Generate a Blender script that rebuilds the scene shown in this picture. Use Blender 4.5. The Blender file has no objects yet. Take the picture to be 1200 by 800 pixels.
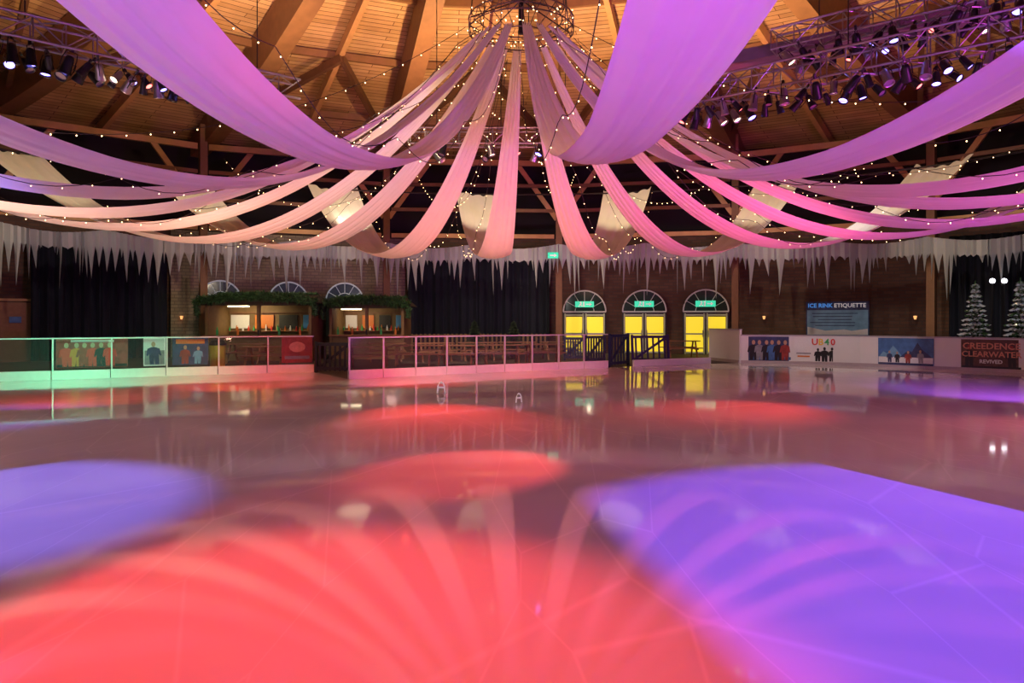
import bpy, math, random
from mathutils import Vector, Matrix
random.seed(7)
R=random.random
def U(a,b): return a+(b-a)*R()
scene=bpy.context.scene
col=scene.collection
H=1.65; F=800.0; HY=376.0
CX,CY=0.2,15.0
def G(px,py):
    D=H*F/(py-HY); return Vector(((px-600)/F*D,D,0))
def P(px,py,D): return Vector(((px-600)/F*D,D,H+(HY-py)*D/F))
def sin(d): return math.sin(math.radians(d))
def cos(d): return math.cos(math.radians(d))

# ---------------------------------------------------------------- materials
MATS={}
def mat(name,c,rough=0.6,metal=0.0,var=0.12,scale=8.0,emit=0.0,ecol=None,bump=0.0):
    if name in MATS: return MATS[name]
    m=bpy.data.materials.new(name); m.use_nodes=True
    nt=m.node_tree; b=nt.nodes['Principled BSDF']
    tc=nt.nodes.new('ShaderNodeTexCoord'); no=nt.nodes.new('ShaderNodeTexNoise')
    no.inputs['Scale'].default_value=scale; no.inputs['Detail'].default_value=4
    nt.links.new(tc.outputs['Object'],no.inputs['Vector'])
    mx=nt.nodes.new('ShaderNodeMix'); mx.data_type='RGBA'
    mx.inputs[6].default_value=(*[max(0,x*(1-var)) for x in c],1)
    mx.inputs[7].default_value=(*[min(1,x*(1+var)) for x in c],1)
    nt.links.new(no.outputs['Fac'],mx.inputs[0]); nt.links.new(mx.outputs[2],b.inputs['Base Color'])
    b.inputs['Roughness'].default_value=rough; b.inputs['Metallic'].default_value=metal
    if emit>0:
        b.inputs['Emission Color'].default_value=(*(ecol or c),1); b.inputs['Emission Strength'].default_value=emit
    if bump>0:
        bp=nt.nodes.new('ShaderNodeBump'); bp.inputs['Strength'].default_value=bump
        nt.links.new(no.outputs['Fac'],bp.inputs['Height']); nt.links.new(bp.outputs['Normal'],b.inputs['Normal'])
    MATS[name]=m; return m
def cloth(name,c,tr=0.45):
    m=bpy.data.materials.new(name); m.use_nodes=True; nt=m.node_tree
    nt.nodes.remove(nt.nodes['Principled BSDF']); out=nt.nodes['Material Output']
    d=nt.nodes.new('ShaderNodeBsdfDiffuse'); t=nt.nodes.new('ShaderNodeBsdfTranslucent'); mx=nt.nodes.new('ShaderNodeMixShader')
    tc=nt.nodes.new('ShaderNodeTexCoord'); no=nt.nodes.new('ShaderNodeTexNoise'); no.inputs['Scale'].default_value=3; no.inputs['Detail'].default_value=5
    nt.links.new(tc.outputs['Object'],no.inputs['Vector'])
    cr=nt.nodes.new('ShaderNodeMix'); cr.data_type='RGBA'
    cr.inputs[6].default_value=(*[x*0.92 for x in c],1); cr.inputs[7].default_value=(*c,1)
    nt.links.new(no.outputs['Fac'],cr.inputs[0])
    nt.links.new(cr.outputs[2],d.inputs['Color']); nt.links.new(cr.outputs[2],t.inputs['Color'])
    mx.inputs[0].default_value=tr
    nt.links.new(d.outputs[0],mx.inputs[1]); nt.links.new(t.outputs[0],mx.inputs[2]); nt.links.new(mx.outputs[0],out.inputs[0])
    return m
def brickmat(name,c1,c2,mortar,w,h,off=0.5,ms=0.012,rough=0.8,sx=1,noise=0.5,bump=0.25):
    m=bpy.data.materials.new(name); m.use_nodes=True; nt=m.node_tree; b=nt.nodes['Principled BSDF']
    tc=nt.nodes.new('ShaderNodeTexCoord'); br=nt.nodes.new('ShaderNodeTexBrick')
    br.inputs['Color1'].default_value=(*c1,1); br.inputs['Color2'].default_value=(*c2,1); br.inputs['Mortar'].default_value=(*mortar,1)
    br.inputs['Scale'].default_value=1; br.inputs['Brick Width'].default_value=w; br.inputs['Row Height'].default_value=h
    br.inputs['Mortar Size'].default_value=ms; br.offset=off
    nt.links.new(tc.outputs['UV'],br.inputs['Vector'])
    no=nt.nodes.new('ShaderNodeTexNoise'); no.inputs['Scale'].default_value=0.9; no.inputs['Detail'].default_value=6
    nt.links.new(tc.outputs['UV'],no.inputs['Vector'])
    mr=nt.nodes.new('ShaderNodeMapRange'); mr.inputs['To Min'].default_value=1-noise; mr.inputs['To Max'].default_value=1+noise*0.6
    nt.links.new(no.outputs['Fac'],mr.inputs['Value'])
    mx=nt.nodes.new('ShaderNodeMix'); mx.data_type='RGBA'; mx.blend_type='MULTIPLY'; mx.inputs[0].default_value=1
    nt.links.new(br.outputs['Color'],mx.inputs[6]); nt.links.new(mr.outputs['Result'],mx.inputs[7])
    nt.links.new(mx.outputs[2],b.inputs['Base Color']); b.inputs['Roughness'].default_value=rough
    bp=nt.nodes.new('ShaderNodeBump'); bp.inputs['Strength'].default_value=bump; bp.inputs['Distance'].default_value=0.02
    bp.invert=True
    nt.links.new(br.outputs['Fac'],bp.inputs['Height']); nt.links.new(bp.outputs['Normal'],b.inputs['Normal'])
    return m
M_plank=brickmat('roof_plank_wood',(0.62,0.37,0.18),(0.47,0.26,0.11),(0.12,0.05,0.02),3.2,0.22,ms=0.014,rough=0.6)
M_brick=brickmat('red_brick',(0.15,0.075,0.046),(0.10,0.045,0.028),(0.09,0.06,0.045),0.42,0.15,ms=0.02)
M_beam=mat('glulam_timber',(0.48,0.25,0.10),0.55,var=0.25,scale=3)
M_beamd=mat('dark_timber',(0.12,0.05,0.022),0.6,var=0.3,scale=3)
M_beamm=mat('mid_timber',(0.20,0.09,0.038),0.6,var=0.3,scale=3)
M_dark=mat('dark_panel',(0.012,0.010,0.012),0.9)
M_floor=mat('rubber_floor',(0.06,0.045,0.04),0.7,scale=3,var=0.4)
M_swag=cloth('swag_cloth',(0.92,0.86,0.80),0.45)
M_ici=cloth('icicle_cloth',(0.60,0.63,0.65),0.25)
M_curt=mat('black_blue_curtain',(0.006,0.008,0.02),0.9)
M_alu=mat('aluminium',(0.42,0.40,0.42),0.35,0.9,var=0.1)
M_rail=mat('brushed_rail',(0.66,0.66,0.64),0.45,0.3,var=0.08)
M_black=mat('black_metal',(0.02,0.02,0.022),0.4,0.3)
M_hub=mat('hub_bronze_metal',(0.12,0.08,0.07),0.4,0.6)
M_white=mat('white_board',(0.78,0.77,0.76),0.35,var=0.04,scale=2)
M_kick=mat('kickboard_white',(0.8,0.78,0.74),0.4,var=0.08)
M_bulb=mat('warm_bulb',(1,0.75,0.4),0.3,emit=11,ecol=(1,0.60,0.26))
M_wire=mat('cable_black',(0.02,0.015,0.012),0.6)
M_lensw=mat('lens_warm',(1,0.9,0.7),0.2,emit=4,ecol=(1,0.78,0.55))
M_lensb=mat('lens_blue',(0.3,0.3,1),0.2,emit=9,ecol=(0.22,0.18,1))
M_lensr=mat('lens_red',(1,0.2,0.15),0.2,emit=5,ecol=(1,0.15,0.12))
M_lensd=mat('lens_off',(0.25,0.22,0.25),0.1)
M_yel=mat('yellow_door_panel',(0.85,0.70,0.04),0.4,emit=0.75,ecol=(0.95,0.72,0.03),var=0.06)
M_frame=mat('pale_green_frame',(0.55,0.62,0.42),0.5)
M_exit=mat('exit_green',(0.02,0.55,0.30),0.4,emit=1.0,ecol=(0.03,0.6,0.35))
M_sw=mat('sign_white',(0.9,0.9,0.9),0.5,emit=0.25)
M_glowwin=mat('dim_window_glass',(0.03,0.045,0.07),0.15,emit=0.015,ecol=(0.6,0.8,1.0))
M_dglass=mat('dark_window_glass',(0.03,0.045,0.04),0.08)
M_hut=mat('hut_timber',(0.22,0.13,0.05),0.6,var=0.25,scale=5)
M_hutroof=mat('hut_roof_shingle',(0.05,0.035,0.02),0.85,var=0.4,scale=10)
M_leaf=mat('fir_green',(0.035,0.10,0.03),0.7,var=0.4,scale=20)
M_snow=mat('snow_flock',(0.6,0.66,0.7),0.8)
M_blue=mat('navy_paint',(0.012,0.016,0.075),0.45)
M_bench=mat('bench_wood',(0.26,0.11,0.055),0.6,var=0.3)
def flat(name,c,e=0.0,var=.1,sc=30): return mat('print_'+name,c,0.5,var=var,scale=sc,emit=e)
C_red=flat('red',(0.75,0.04,0.03)); C_dred=flat('dark_red',(0.32,0.04,0.03),var=.8,sc=5); C_blk=flat('black',(0.01,0.01,0.012))
C_navy=flat('navy',(0.03,0.045,0.13),var=.9,sc=6); C_blu=flat('blue',(0.05,0.15,0.38),var=.6,sc=5); C_lblu=flat('light_blue',(0.16,0.36,0.55),var=.3,sc=5)
C_wht=flat('white',(0.8,0.8,0.8)); C_yel=flat('yellow',(0.9,0.6,0.03)); C_skin=flat('skin',(0.5,0.3,0.2)); C_grey=flat('grey',(0.25,0.25,0.28),var=.5,sc=8)
C_org=flat('orange',(0.7,0.2,0.03)); C_grn=flat('green',(0.05,0.4,0.12)); C_bric=flat('rust_picture',(0.11,0.045,0.035),var=.95,sc=9); C_peach=flat('weathered_red',(0.72,0.30,0.20),var=.35,sc=12); C_sblu=flat('sky_blue',(0.10,0.42,0.85))

def glassmat():
    m=bpy.data.materials.new('barrier_glass'); m.use_nodes=True; nt=m.node_tree
    nt.nodes.remove(nt.nodes['Principled BSDF']); out=nt.nodes['Material Output']
    t=nt.nodes.new('ShaderNodeBsdfTransparent'); g=nt.nodes.new('ShaderNodeBsdfGlossy'); g.inputs['Roughness'].default_value=0.05
    no=nt.nodes.new('ShaderNodeTexNoise'); no.inputs['Scale'].default_value=2
    mr=nt.nodes.new('ShaderNodeMapRange'); mr.inputs['To Min'].default_value=0.02; mr.inputs['To Max'].default_value=0.06
    d=nt.nodes.new('ShaderNodeBsdfDiffuse'); d.inputs['Color'].default_value=(0.7,0.7,0.7,1)
    nt.links.new(no.outputs['Fac'],mr.inputs['Value'])
    t.inputs['Color'].default_value=(0.96,0.98,0.98,1)
    mx=nt.nodes.new('ShaderNodeMixShader'); nt.links.new(mr.outputs['Result'],mx.inputs[0])
    nt.links.new(t.outputs[0],mx.inputs[1]); nt.links.new(g.outputs[0],mx.inputs[2])
    m2=nt.nodes.new('ShaderNodeMixShader'); m2.inputs[0].default_value=0.02
    nt.links.new(mx.outputs[0],m2.inputs[1]); nt.links.new(d.outputs[0],m2.inputs[2]); nt.links.new(m2.outputs[0],out.inputs[0])
    return m
M_glass=glassmat()
def icemat():
    m=bpy.data.materials.new('wet_ice'); m.use_nodes=True; nt=m.node_tree; b=nt.nodes['Principled BSDF']
    tc=nt.nodes.new('ShaderNodeTexCoord')
    n1=nt.nodes.new('ShaderNodeTexNoise'); n1.inputs['Scale'].default_value=0.35; n1.inputs['Detail'].default_value=10; n1.inputs['Distortion'].default_value=.6
    n2=nt.nodes.new('ShaderNodeTexNoise'); n2.inputs['Scale'].default_value=1.2; n2.inputs['Detail'].default_value=6
    nt.links.new(tc.outputs['Object'],n1.inputs['Vector']); nt.links.new(tc.outputs['Object'],n2.inputs['Vector'])
    # skate scratches: two overlapping sets of thin lines
    sums=[]
    for sc_,rot,st in((.45,0.3,(1,.35,1)),(1.1,-.8,(1,.25,1))):
        mp=nt.nodes.new('ShaderNodeMapping'); mp.inputs['Rotation'].default_value=(0,0,rot); mp.inputs['Scale'].default_value=st
        vo=nt.nodes.new('ShaderNodeTexVoronoi'); vo.feature='DISTANCE_TO_EDGE'; vo.inputs['Scale'].default_value=sc_
        nt.links.new(tc.outputs['Object'],mp.inputs['Vector']); nt.links.new(mp.outputs[0],vo.inputs['Vector'])
        sc=nt.nodes.new('ShaderNodeMapRange'); sc.inputs['From Max'].default_value=.008; sc.inputs['To Min'].default_value=.45; sc.inputs['To Max'].default_value=0
        nt.links.new(vo.outputs['Distance'],sc.inputs['Value']); sums.append(sc)
    m0=nt.nodes.new('ShaderNodeMapRange'); m0.inputs['From Min'].default_value=.3; m0.inputs['From Max'].default_value=.7; m0.inputs['To Max'].default_value=.8; nt.links.new(n1.outputs['Fac'],m0.inputs['Value'])
    ad=nt.nodes.new('ShaderNodeMath'); ad.operation='ADD'; nt.links.new(m0.outputs['Result'],ad.inputs[0]); nt.links.new(sums[0].outputs['Result'],ad.inputs[1])
    ad2=nt.nodes.new('ShaderNodeMath'); ad2.operation='ADD'; ad2.use_clamp=True; nt.links.new(ad.outputs[0],ad2.inputs[0]); nt.links.new(sums[1].outputs['Result'],ad2.inputs[1])
    mx=nt.nodes.new('ShaderNodeMix'); mx.data_type='RGBA'
    mx.inputs[6].default_value=(0.57,0.53,0.54,1); mx.inputs[7].default_value=(0.76,0.71,0.72,1)
    nt.links.new(ad2.outputs[0],mx.inputs[0]); nt.links.new(mx.outputs[2],b.inputs['Base Color'])
    mr=nt.nodes.new('ShaderNodeMapRange'); mr.inputs['From Min'].default_value=0.3; mr.inputs['From Max'].default_value=0.7
    mr.inputs['To Min'].default_value=0.03; mr.inputs['To Max'].default_value=0.07
    nt.links.new(n2.outputs['Fac'],mr.inputs['Value']); nt.links.new(mr.outputs['Result'],b.inputs['Roughness'])
    b.inputs['IOR'].default_value=1.31; b.inputs['Specular IOR Level'].default_value=0.5
    return m
M_ice=icemat()

# ---------------------------------------------------------------- mesh builder
class MB:
    def __init__(s): s.v=[];s.f=[];s.m=[];s.uv={}
    def quad(s,a,b,c,d,m=0):
        n=len(s.v); s.v+= [Vector(a),Vector(b),Vector(c),Vector(d)]; s.f.append((n,n+1,n+2,n+3)); s.m.append(m)
    def poly(s,pts,m=0):
        n=len(s.v); s.v+=[Vector(p) for p in pts]; s.f.append(tuple(range(n,n+len(pts)))); s.m.append(m)
    def box(s,c,size,m=0,rot=None):
        n=len(s.v); hx,hy,hz=[k/2 for k in size]; c=Vector(c)
        for x in(-hx,hx):
            for y in(-hy,hy):
                for z in(-hz,hz):
                    p=Vector((x,y,z))
                    if rot is not None: p=rot@p
                    s.v.append(c+p)
        for f in((0,1,3,2),(4,6,7,5),(0,4,5,1),(2,3,7,6),(0,2,6,4),(1,5,7,3)):
            s.f.append(tuple(n+i for i in f)); s.m.append(m)
    def beam(s,p,q,w,h,m=0):
        p=Vector(p);q=Vector(q); d=(q-p).normalized()
        up=Vector((0,0,1)) if abs(d.z)<0.98 else Vector((0,1,0))
        sd=d.cross(up).normalized(); u=sd.cross(d)
        n=len(s.v)
        for e in(p,q):
            for a,b in((-1,-1),(1,-1),(1,1),(-1,1)): s.v.append(e+sd*a*w/2+u*b*h/2)
        for f in((3,2,1,0),(4,5,6,7),(0,1,5,4),(1,2,6,5),(2,3,7,6),(3,0,4,7)):
            s.f.append(tuple(n+i for i in f)); s.m.append(m)
    def path(s,pts,r,seg=6,m=0,cap=True):
        pts=[Vector(p) for p in pts]; n0=len(s.v); N=len(pts)
        rs=r if isinstance(r,(list,tuple)) else [r]*N
        for i,p in enumerate(pts):
            d=(pts[min(i+1,N-1)]-pts[max(i-1,0)]).normalized()
            up=Vector((0,0,1)) if abs(d.z)<0.95 else Vector((1,0,0))
            a=d.cross(up).normalized(); b=a.cross(d)
            for k in range(seg):
                t=2*math.pi*k/seg; s.v.append(p+(a*math.cos(t)+b*math.sin(t))*rs[i])
        for i in range(N-1):
            for k in range(seg):
                k2=(k+1)%seg
                s.f.append((n0+i*seg+k,n0+i*seg+k2,n0+(i+1)*seg+k2,n0+(i+1)*seg+k)); s.m.append(m)
        if cap:
            s.f.append(tuple(n0+k for k in range(seg))[::-1]); s.m.append(m)
            s.f.append(tuple(n0+(N-1)*seg+k for k in range(seg))); s.m.append(m)
    def tube(s,p,q,r,seg=6,m=0): s.path([p,q],r,seg,m)
    def lathe(s,prof,seg=12,c=(0,0,0),m=0,rot=None):
        n0=len(s.v); c=Vector(c)
        for r,z in prof:
            for k in range(seg):
                t=2*math.pi*k/seg; p=Vector((r*math.cos(t),r*math.sin(t),z))
                if rot is not None: p=rot@p
                s.v.append(c+p)
        for i in range(len(prof)-1):
            for k in range(seg):
                k2=(k+1)%seg
                s.f.append((n0+i*seg+k,n0+i*seg+k2,n0+(i+1)*seg+k2,n0+(i+1)*seg+k)); s.m.append(m)
    def grid(s,fn,nu,nv,m=0,uv=None):
        n0=len(s.v)
        for i in range(nu+1):
            for j in range(nv+1):
                s.v.append(Vector(fn(i/nu,j/nv)))
                if uv: s.uv[len(s.v)-1]=uv(i/nu,j/nv)
        for i in range(nu):
            for j in range(nv):
                a=n0+i*(nv+1)+j
                s.f.append((a,a+nv+1,a+nv+2,a+1)); s.m.append(m)
    def mesh(s,name,mats,smooth=False,origin=None):
        me=bpy.data.meshes.new(name)
        o=Vector(origin) if origin is not None else Vector((0,0,0))
        me.from_pydata([tuple(p-o) for p in s.v],[],s.f)
        for mm in mats: me.materials.append(mm)
        me.polygons.foreach_set('material_index',s.m)
        if smooth: me.polygons.foreach_set('use_smooth',[True]*len(s.f))
        if s.uv:
            uvl=me.uv_layers.new(name='UVMap')
            for l in me.loops: uvl.data[l.index].uv=s.uv.get(l.vertex_index,(0,0))
        me.update(); return me
def tag(o,label=None,category=None,group=None,kind=None):
    if label:o['label']=label
    if category:o['category']=category
    if group:o['group']=group
    if kind:o['kind']=kind
    return o
def make(name,mb,mats,parent=None,origin=None,loc=None,rz=0,smooth=False,**k):
    if not isinstance(mats,(list,tuple)): mats=[mats]
    me=mb.mesh(name,mats,smooth,origin); o=bpy.data.objects.new(name,me); col.objects.link(o)
    if origin is not None: o.location=origin
    if loc is not None: o.location=loc
    if rz: o.rotation_euler[2]=rz
    if parent: o.parent=parent
    return tag(o,**k)
def thing(name,loc,rz=0,**k):
    o=bpy.data.objects.new(name,None); col.objects.link(o); o.location=loc; o.rotation_euler[2]=rz
    o.empty_display_size=0.2
    return tag(o,**k)
def dup(root,loc,rz=None,rot=None):
    n=root.copy(); col.objects.link(n); n.location=loc
    if rz is not None: n.rotation_euler=(0,0,rz)
    if rot is not None: n.rotation_euler=rot
    def rec(a,b):
        for ch in a.children:
            c=ch.copy(); col.objects.link(c); c.parent=b; rec(ch,c)
    rec(root,n)
    return n
def textpart(s,size,m,parent,loc,name='lettering',ext=0.004,align='CENTER',bold=0.0,label=None):
    cu=bpy.data.curves.new(name,'FONT'); cu.body=s; cu.size=size; cu.extrude=ext; cu.align_x=align; cu.align_y='CENTER'; cu.offset=bold; cu.resolution_u=2
    t=bpy.data.objects.new('tmp',cu); col.objects.link(t); dg=bpy.context.evaluated_depsgraph_get()
    me=bpy.data.meshes.new_from_object(t.evaluated_get(dg)); bpy.data.objects.remove(t)
    me.materials.clear(); me.materials.append(m)
    o=bpy.data.objects.new(name,me); col.objects.link(o); o.parent=parent; o.location=loc; o.rotation_euler=(math.pi/2,0,0)
    return o

def ell(t,ax,by): return Vector((CX+ax*sin(t),CY+by*cos(t),0))
def onell(px,ax,by):
    rho=(px-600)/F
    A=rho*rho/ax**2+1/by**2; B=-2*rho*CX/ax**2-2*CY/by**2; C=CX**2/ax**2+CY**2/by**2-1
    D=(-B+math.sqrt(B*B-4*A*C))/(2*A); return Vector((rho*D,D,0))
def wf(px,ax=26,by=20.5):
    a=onell(px-3,ax,by); b=onell(px+3,ax,by); d=b-a
    return onell(px,ax,by), math.atan2(d.y,d.x)
AX,BY=26.0,20.5
ROOF_E,ROOF_A=10.0,17.0
def roofz(f): return ROOF_A+(ROOF_E-ROOF_A)*f

# ---------------------------------------------------------------- structure
mb=MB(); mb.grid(lambda u,v:ell(u*360,AX+0.4,BY+0.4)*v+Vector((CX,CY,0))*(1-v),72,3)
make('floor',mb,M_floor,kind='structure',label='dark rubber floor around the rink')
def wallfn(z0,z1,ax=AX,by=BY):
    return (lambda u,v:ell(-180+u*360,ax,by)+Vector((0,0,z0+(z1-z0)*v)))
mb=MB(); mb.grid(wallfn(0,5.9),144,3,uv=lambda u,v:(u*146,v*5.9))
make('wall_main',mb,M_brick,kind='structure',label='curved red brick wall around the rink')
mb=MB(); mb.grid(wallfn(5.9,10.05),144,2)
make('wall_upper',mb,M_dark,kind='structure',label='dark upper wall under the eaves')
mb=MB()
for k in range(18):
    t0=5+20*k; t1=t0+20
    a=ell(t0,AX+.3,BY+.3);b=ell(t1,AX+.3,BY+.3); c=Vector((CX,CY,0))
    L=(b-a).length
    def fn(u,v,a=a,b=b):
        p=a.lerp(b,u).lerp(c,1-v); p.z=roofz(v); return p
    mb.grid(fn,4,8,uv=lambda u,v,k=k,L=L:((u-.5)*L*v+k*1.3+ (7.7 if k%2 else 0),v*23))
make('ceiling',mb,M_plank,kind='structure',label='conical timber plank roof')

# ice
left_pts=[G(-90,449.5),G(0,447),G(100,444),G(200,440.5),G(290,438),G(368,436)]
cen_pts=[G(408,444.5),G(500,440),G(600,435.5),G(712,431)]
right_pts=[G(868,425.5),G(930,426.5),G(1000,428.5),G(1100,433),G(1200,437.5),G(1270,441)]
bd=[Vector((-9,-3,0)),Vector((-14,3,0)),Vector((-15.5,9,0))]+left_pts+cen_pts+[G(740,429.5)]+right_pts+[Vector((17.5,10,0)),Vector((14.5,3,0)),Vector((9,-3,0))]
mb=MB(); Z=Vector((0,0,0.012))
mb.poly([p+Z for p in bd][::-1])
mb.poly([p+Vector((0,0,0.002)) for p in bd])
for i in range(len(bd)):
    a=bd[i];b=bd[(i+1)%len(bd)]; mb.quad(a+Vector((0,0,.002)),b+Vector((0,0,.002)),b+Z,a+Z)
make('ice_rink',mb,M_ice,label='glossy wet ice sheet lit by coloured spotlights',category='ice rink')

# posts + rafters + purlins
PAX,PBY=24.0,18.3
for k in range(18):
    t=5+20*k
    tt=(t+180)%360-180
    p=ell(t,PAX,PBY); fz=roofz(PBY/BY)
    if abs(tt)<100:
        yaw=-math.radians(t)
        r=thing('timber_post',p,yaw,label='tall brown timber post with angled braces rising to the roof',category='post',group='perimeter timber posts')
        m=MB(); m.box((0,0,fz/2-.25),(0.30,0.36,fz-.5)); make('shaft',m,M_beamm,parent=r)
        for sx in(-1,1):
            m=MB(); m.beam((sx*.12,0,6.6),(sx*2.1,0,9.4),0.16,0.22); make('brace',m,M_beam,parent=r)
    C0=Vector((CX,CY,0)); e0=ell(t,AX-.2,BY-.2); dirv=(e0-C0).normalized(); sd=Vector((dirv.y,-dirv.x,0))
    m=MB(); n=14; rows=[]
    for i in range(n+1):
        f=.06+.93*i/n; c=C0.lerp(ell(t,AX,BY),f); zt=roofz(f)-.05; dep=.8+1.15*math.sin(math.pi*(i/n))**.9*(.4+.6*i/n)
        rows.append([c-sd*.32+Vector((0,0,zt)),c+sd*.32+Vector((0,0,zt)),c+sd*.32+Vector((0,0,zt-dep)),c-sd*.32+Vector((0,0,zt-dep))])
    for i in range(n):
        for j in range(4): m.quad(rows[i][j],rows[i][(j+1)%4],rows[i+1][(j+1)%4],rows[i+1][j])
    m.poly(rows[0]); m.poly(rows[-1])
    make('roof_rafter',m,M_beamm,origin=e0+Vector((0,0,ROOF_E-.25)),label='massive curved laminated timber rafter running up to the roof peak',category='roof beam',group='radial roof rafters')
    if abs(tt+10)<115:
        for fr in(10,):
            q1=C0.lerp(ell(t+fr,AX,BY),.2)+Vector((0,0,roofz(.2)-.5)); q2=C0.lerp(ell(t+fr,AX,BY),.97)+Vector((0,0,roofz(.97)-.5))
            m=MB(); m.beam(q1,q2,.2,.4); make('roof_joist',m,M_beam,origin=q2,label='slender timber joist running up under the planks',category='roof beam',group='secondary roof joists')
        for f in(0.18,0.34,0.5,0.66,0.84):
            p1=C0.lerp(ell(t,AX,BY),f)+Vector((0,0,roofz(f)-.22)); p2=C0.lerp(ell(t+20,AX,BY),f)+Vector((0,0,roofz(f)-.22))
            m=MB(); m.beam(p1.lerp(p2,.03),p1.lerp(p2,.97),0.14,0.28)
            make('roof_purlin',m,M_beamm,origin=p1,label='timber purlin spanning between roof rafters',category='roof beam',group='roof purlins')
        p1=C0.lerp(ell(t+1,AX,BY),.86)+Vector((0,0,roofz(.86)-.7)); p2=C0.lerp(ell(t+10,AX,BY),.62)+Vector((0,0,roofz(.62)-.8))
        p3=C0.lerp(ell(t+19,AX,BY),.86)+Vector((0,0,roofz(.86)-.7))
        for q in(p1,p3):
            m=MB(); m.beam(q,p2,0.18,0.3); make('roof_brace',m,M_beamd,origin=q,label='diagonal timber brace under the plank roof',category='roof beam',group='diagonal roof braces')
for z,w in((5.75,.2),(7.0,.16),(8.2,.16),(9.3,.26)):
    for k in range(-5,5):
        t=5+20*k; a=ell(t+.6,PAX,PBY);b=ell(t+19.4,PAX,PBY); a.z=b.z=z
        m=MB(); m.beam(a,b,0.14,w); make('timber_rail',m,M_beamm if z in(7.0,8.2) else M_beam,origin=a,label='horizontal timber rail between perimeter posts',category='rail',group='perimeter timber rails')

# ---------------------------------------------------------------- swags + their strings
bm=MB(); bm.lathe([(0.001,.045),(.03,.03),(.042,0),(.03,-.03),(.001,-.045)],8); bulbmesh=bm.mesh('bulb',[M_bulb],True)
def addbulb(parent,loc,s=1.0):
    o=bpy.data.objects.new('bulb',bulbmesh); col.objects.link(o); o.parent=parent; o.location=loc; o.scale=(s,s,s)
RR=12.5; R0=0.65; RB=6.5; ZH=7.9
TOVR={175:173.2,-165:-163.2}
for k in range(18):
    t=-5+20*k; t=(t+180)%360-180; t=TOVR.get(t,t)
    d=Vector((1.35*sin(t),cos(t),0)); n=Vector((d.y,-d.x,0)).normalized()
    zb=3.66+U(-.09,.09); ze=6.7; ph=U(0,6); wd=U(.92,1.06)
    def zf(r,zb=zb):
        if r<RB: return zb+(ZH-zb)*((RB-r)/(RB-R0))**2.0
        return zb+(ze-zb)*((r-RB)/(RR-RB))**2
    def wf_(u,wd=wd): return wd*(0.18+0.82*min(1,u/.45)**.9+ (0.95*max(0,(u-.55)/.45)))
    def fn(u,v,d=d,n=n,zf=zf,ph=ph):
        r=R0+u*(RR-R0); vv=v*2-1
        w=wf_(u)
        p=Vector((CX,CY,0))+d*r+n*(vv*w/2)
        g=abs(1-2*min(1,u*1.0))**2
        p.z=zf(r)+0.11*w*vv*vv+(.008+.03*g)*math.sin(vv*14+ph+2*u)+.006*math.sin(vv*27+ph*2)
        return p
    m=MB(); m.grid(fn,48,36)
    og=Vector((CX,CY,0))+d*R0; og.z=ZH
    make('fabric_swag',m,M_swag,origin=og,smooth=True,label='long translucent white fabric swag draped from the central ring',category='drape',group='ceiling fabric swags')
    side=1 if k%2 else -1
    def pt(u,d=d,n=n,zf=zf,side=side,ph=ph):
        r=R0+.2+u*(RR-.4-R0); uu=(r-R0)/(RR-R0)
        p=d*r+n*(side*(wf_(uu)/2+.10+.15*math.sin(math.pi*u)))
        lp=abs(math.sin(u*math.pi*5+ph))
        return Vector((p.x,p.y,zf(r)+.34-.34*lp-7.6))
    root=thing('string_light',(CX,CY,7.6),label='festoon string of tiny warm bulbs looping beside a fabric swag',category='string light',group='festoon light strings')
    m=MB(); m.path([pt(i/50) for i in range(51)],.006,4); make('cable',m,M_wire,parent=root)
    for i in range(36): addbulb(root,pt((i+.5)/36)-Vector((0,0,.03)),.24 if abs(t)<110 else .17)
m=MB(); m.path([Vector((CX+1.35*RR*sin(a),CY+RR*cos(a),6.74)) for a in range(0,361,5)],0.03,6,cap=False)
make('steel_ring_rail',m,M_black,origin=(CX,CY,6.74),label='thin black steel ring rail holding the fabric ends',category='rail')

# hub ring
hub=thing('hanging_hub_ring',(CX,CY,7.75),label='round dark truss ring hung from the roof peak, wound with lights',category='truss ring')
for rr,zz in((0.65,0.1),(1.15,.25),(1.15,.5),(.9,.5)):
    m=MB(); m.path([(rr*sin(a),rr*cos(a),zz) for a in range(0,361,10)],0.014,6,cap=False); make('ring',m,M_hub,parent=hub)
m=MB()
for i in range(24):
    a=i*15; m.tube((1.15*sin(a),1.15*cos(a),.25),(1.15*sin(a+7.5),1.15*cos(a+7.5),.5),.009,5); m.tube((1.15*sin(a+7.5),1.15*cos(a+7.5),.5),(1.15*sin(a+15),1.15*cos(a+15),.25),.009,5)
    m.tube((.65*sin(a),.65*cos(a),.1),(1.15*sin(a),1.15*cos(a),.25),.009,5); m.tube((.9*sin(a),.9*cos(a),.5),(1.15*sin(a+7),1.15*cos(a+7),.5),.009,5)
make('bracing',m,M_hub,parent=hub)
m=MB()
for i in range(6):
    a=i*60+10; m.tube((1.15*sin(a),1.15*cos(a),.5),(.3*sin(a),.3*cos(a),roofz(0.03)-7.75-.6),.012,5)
    m.tube((1.15*sin(a),1.15*cos(a),.4),(0,0,.95),.014,5)
m.tube((0,0,.2),(0,0,1.5),.06,8)
make('suspension_cable',m,M_black,parent=hub)
for i in range(98):
    a=i*360/98*3; rr=(1.16,.66,.92)[i%3]*U(.8,1.06); addbulb(hub,(rr*sin(a),rr*cos(a),(.4,.05,.25)[i%3]+U(-.2,.25)),.26)

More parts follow.
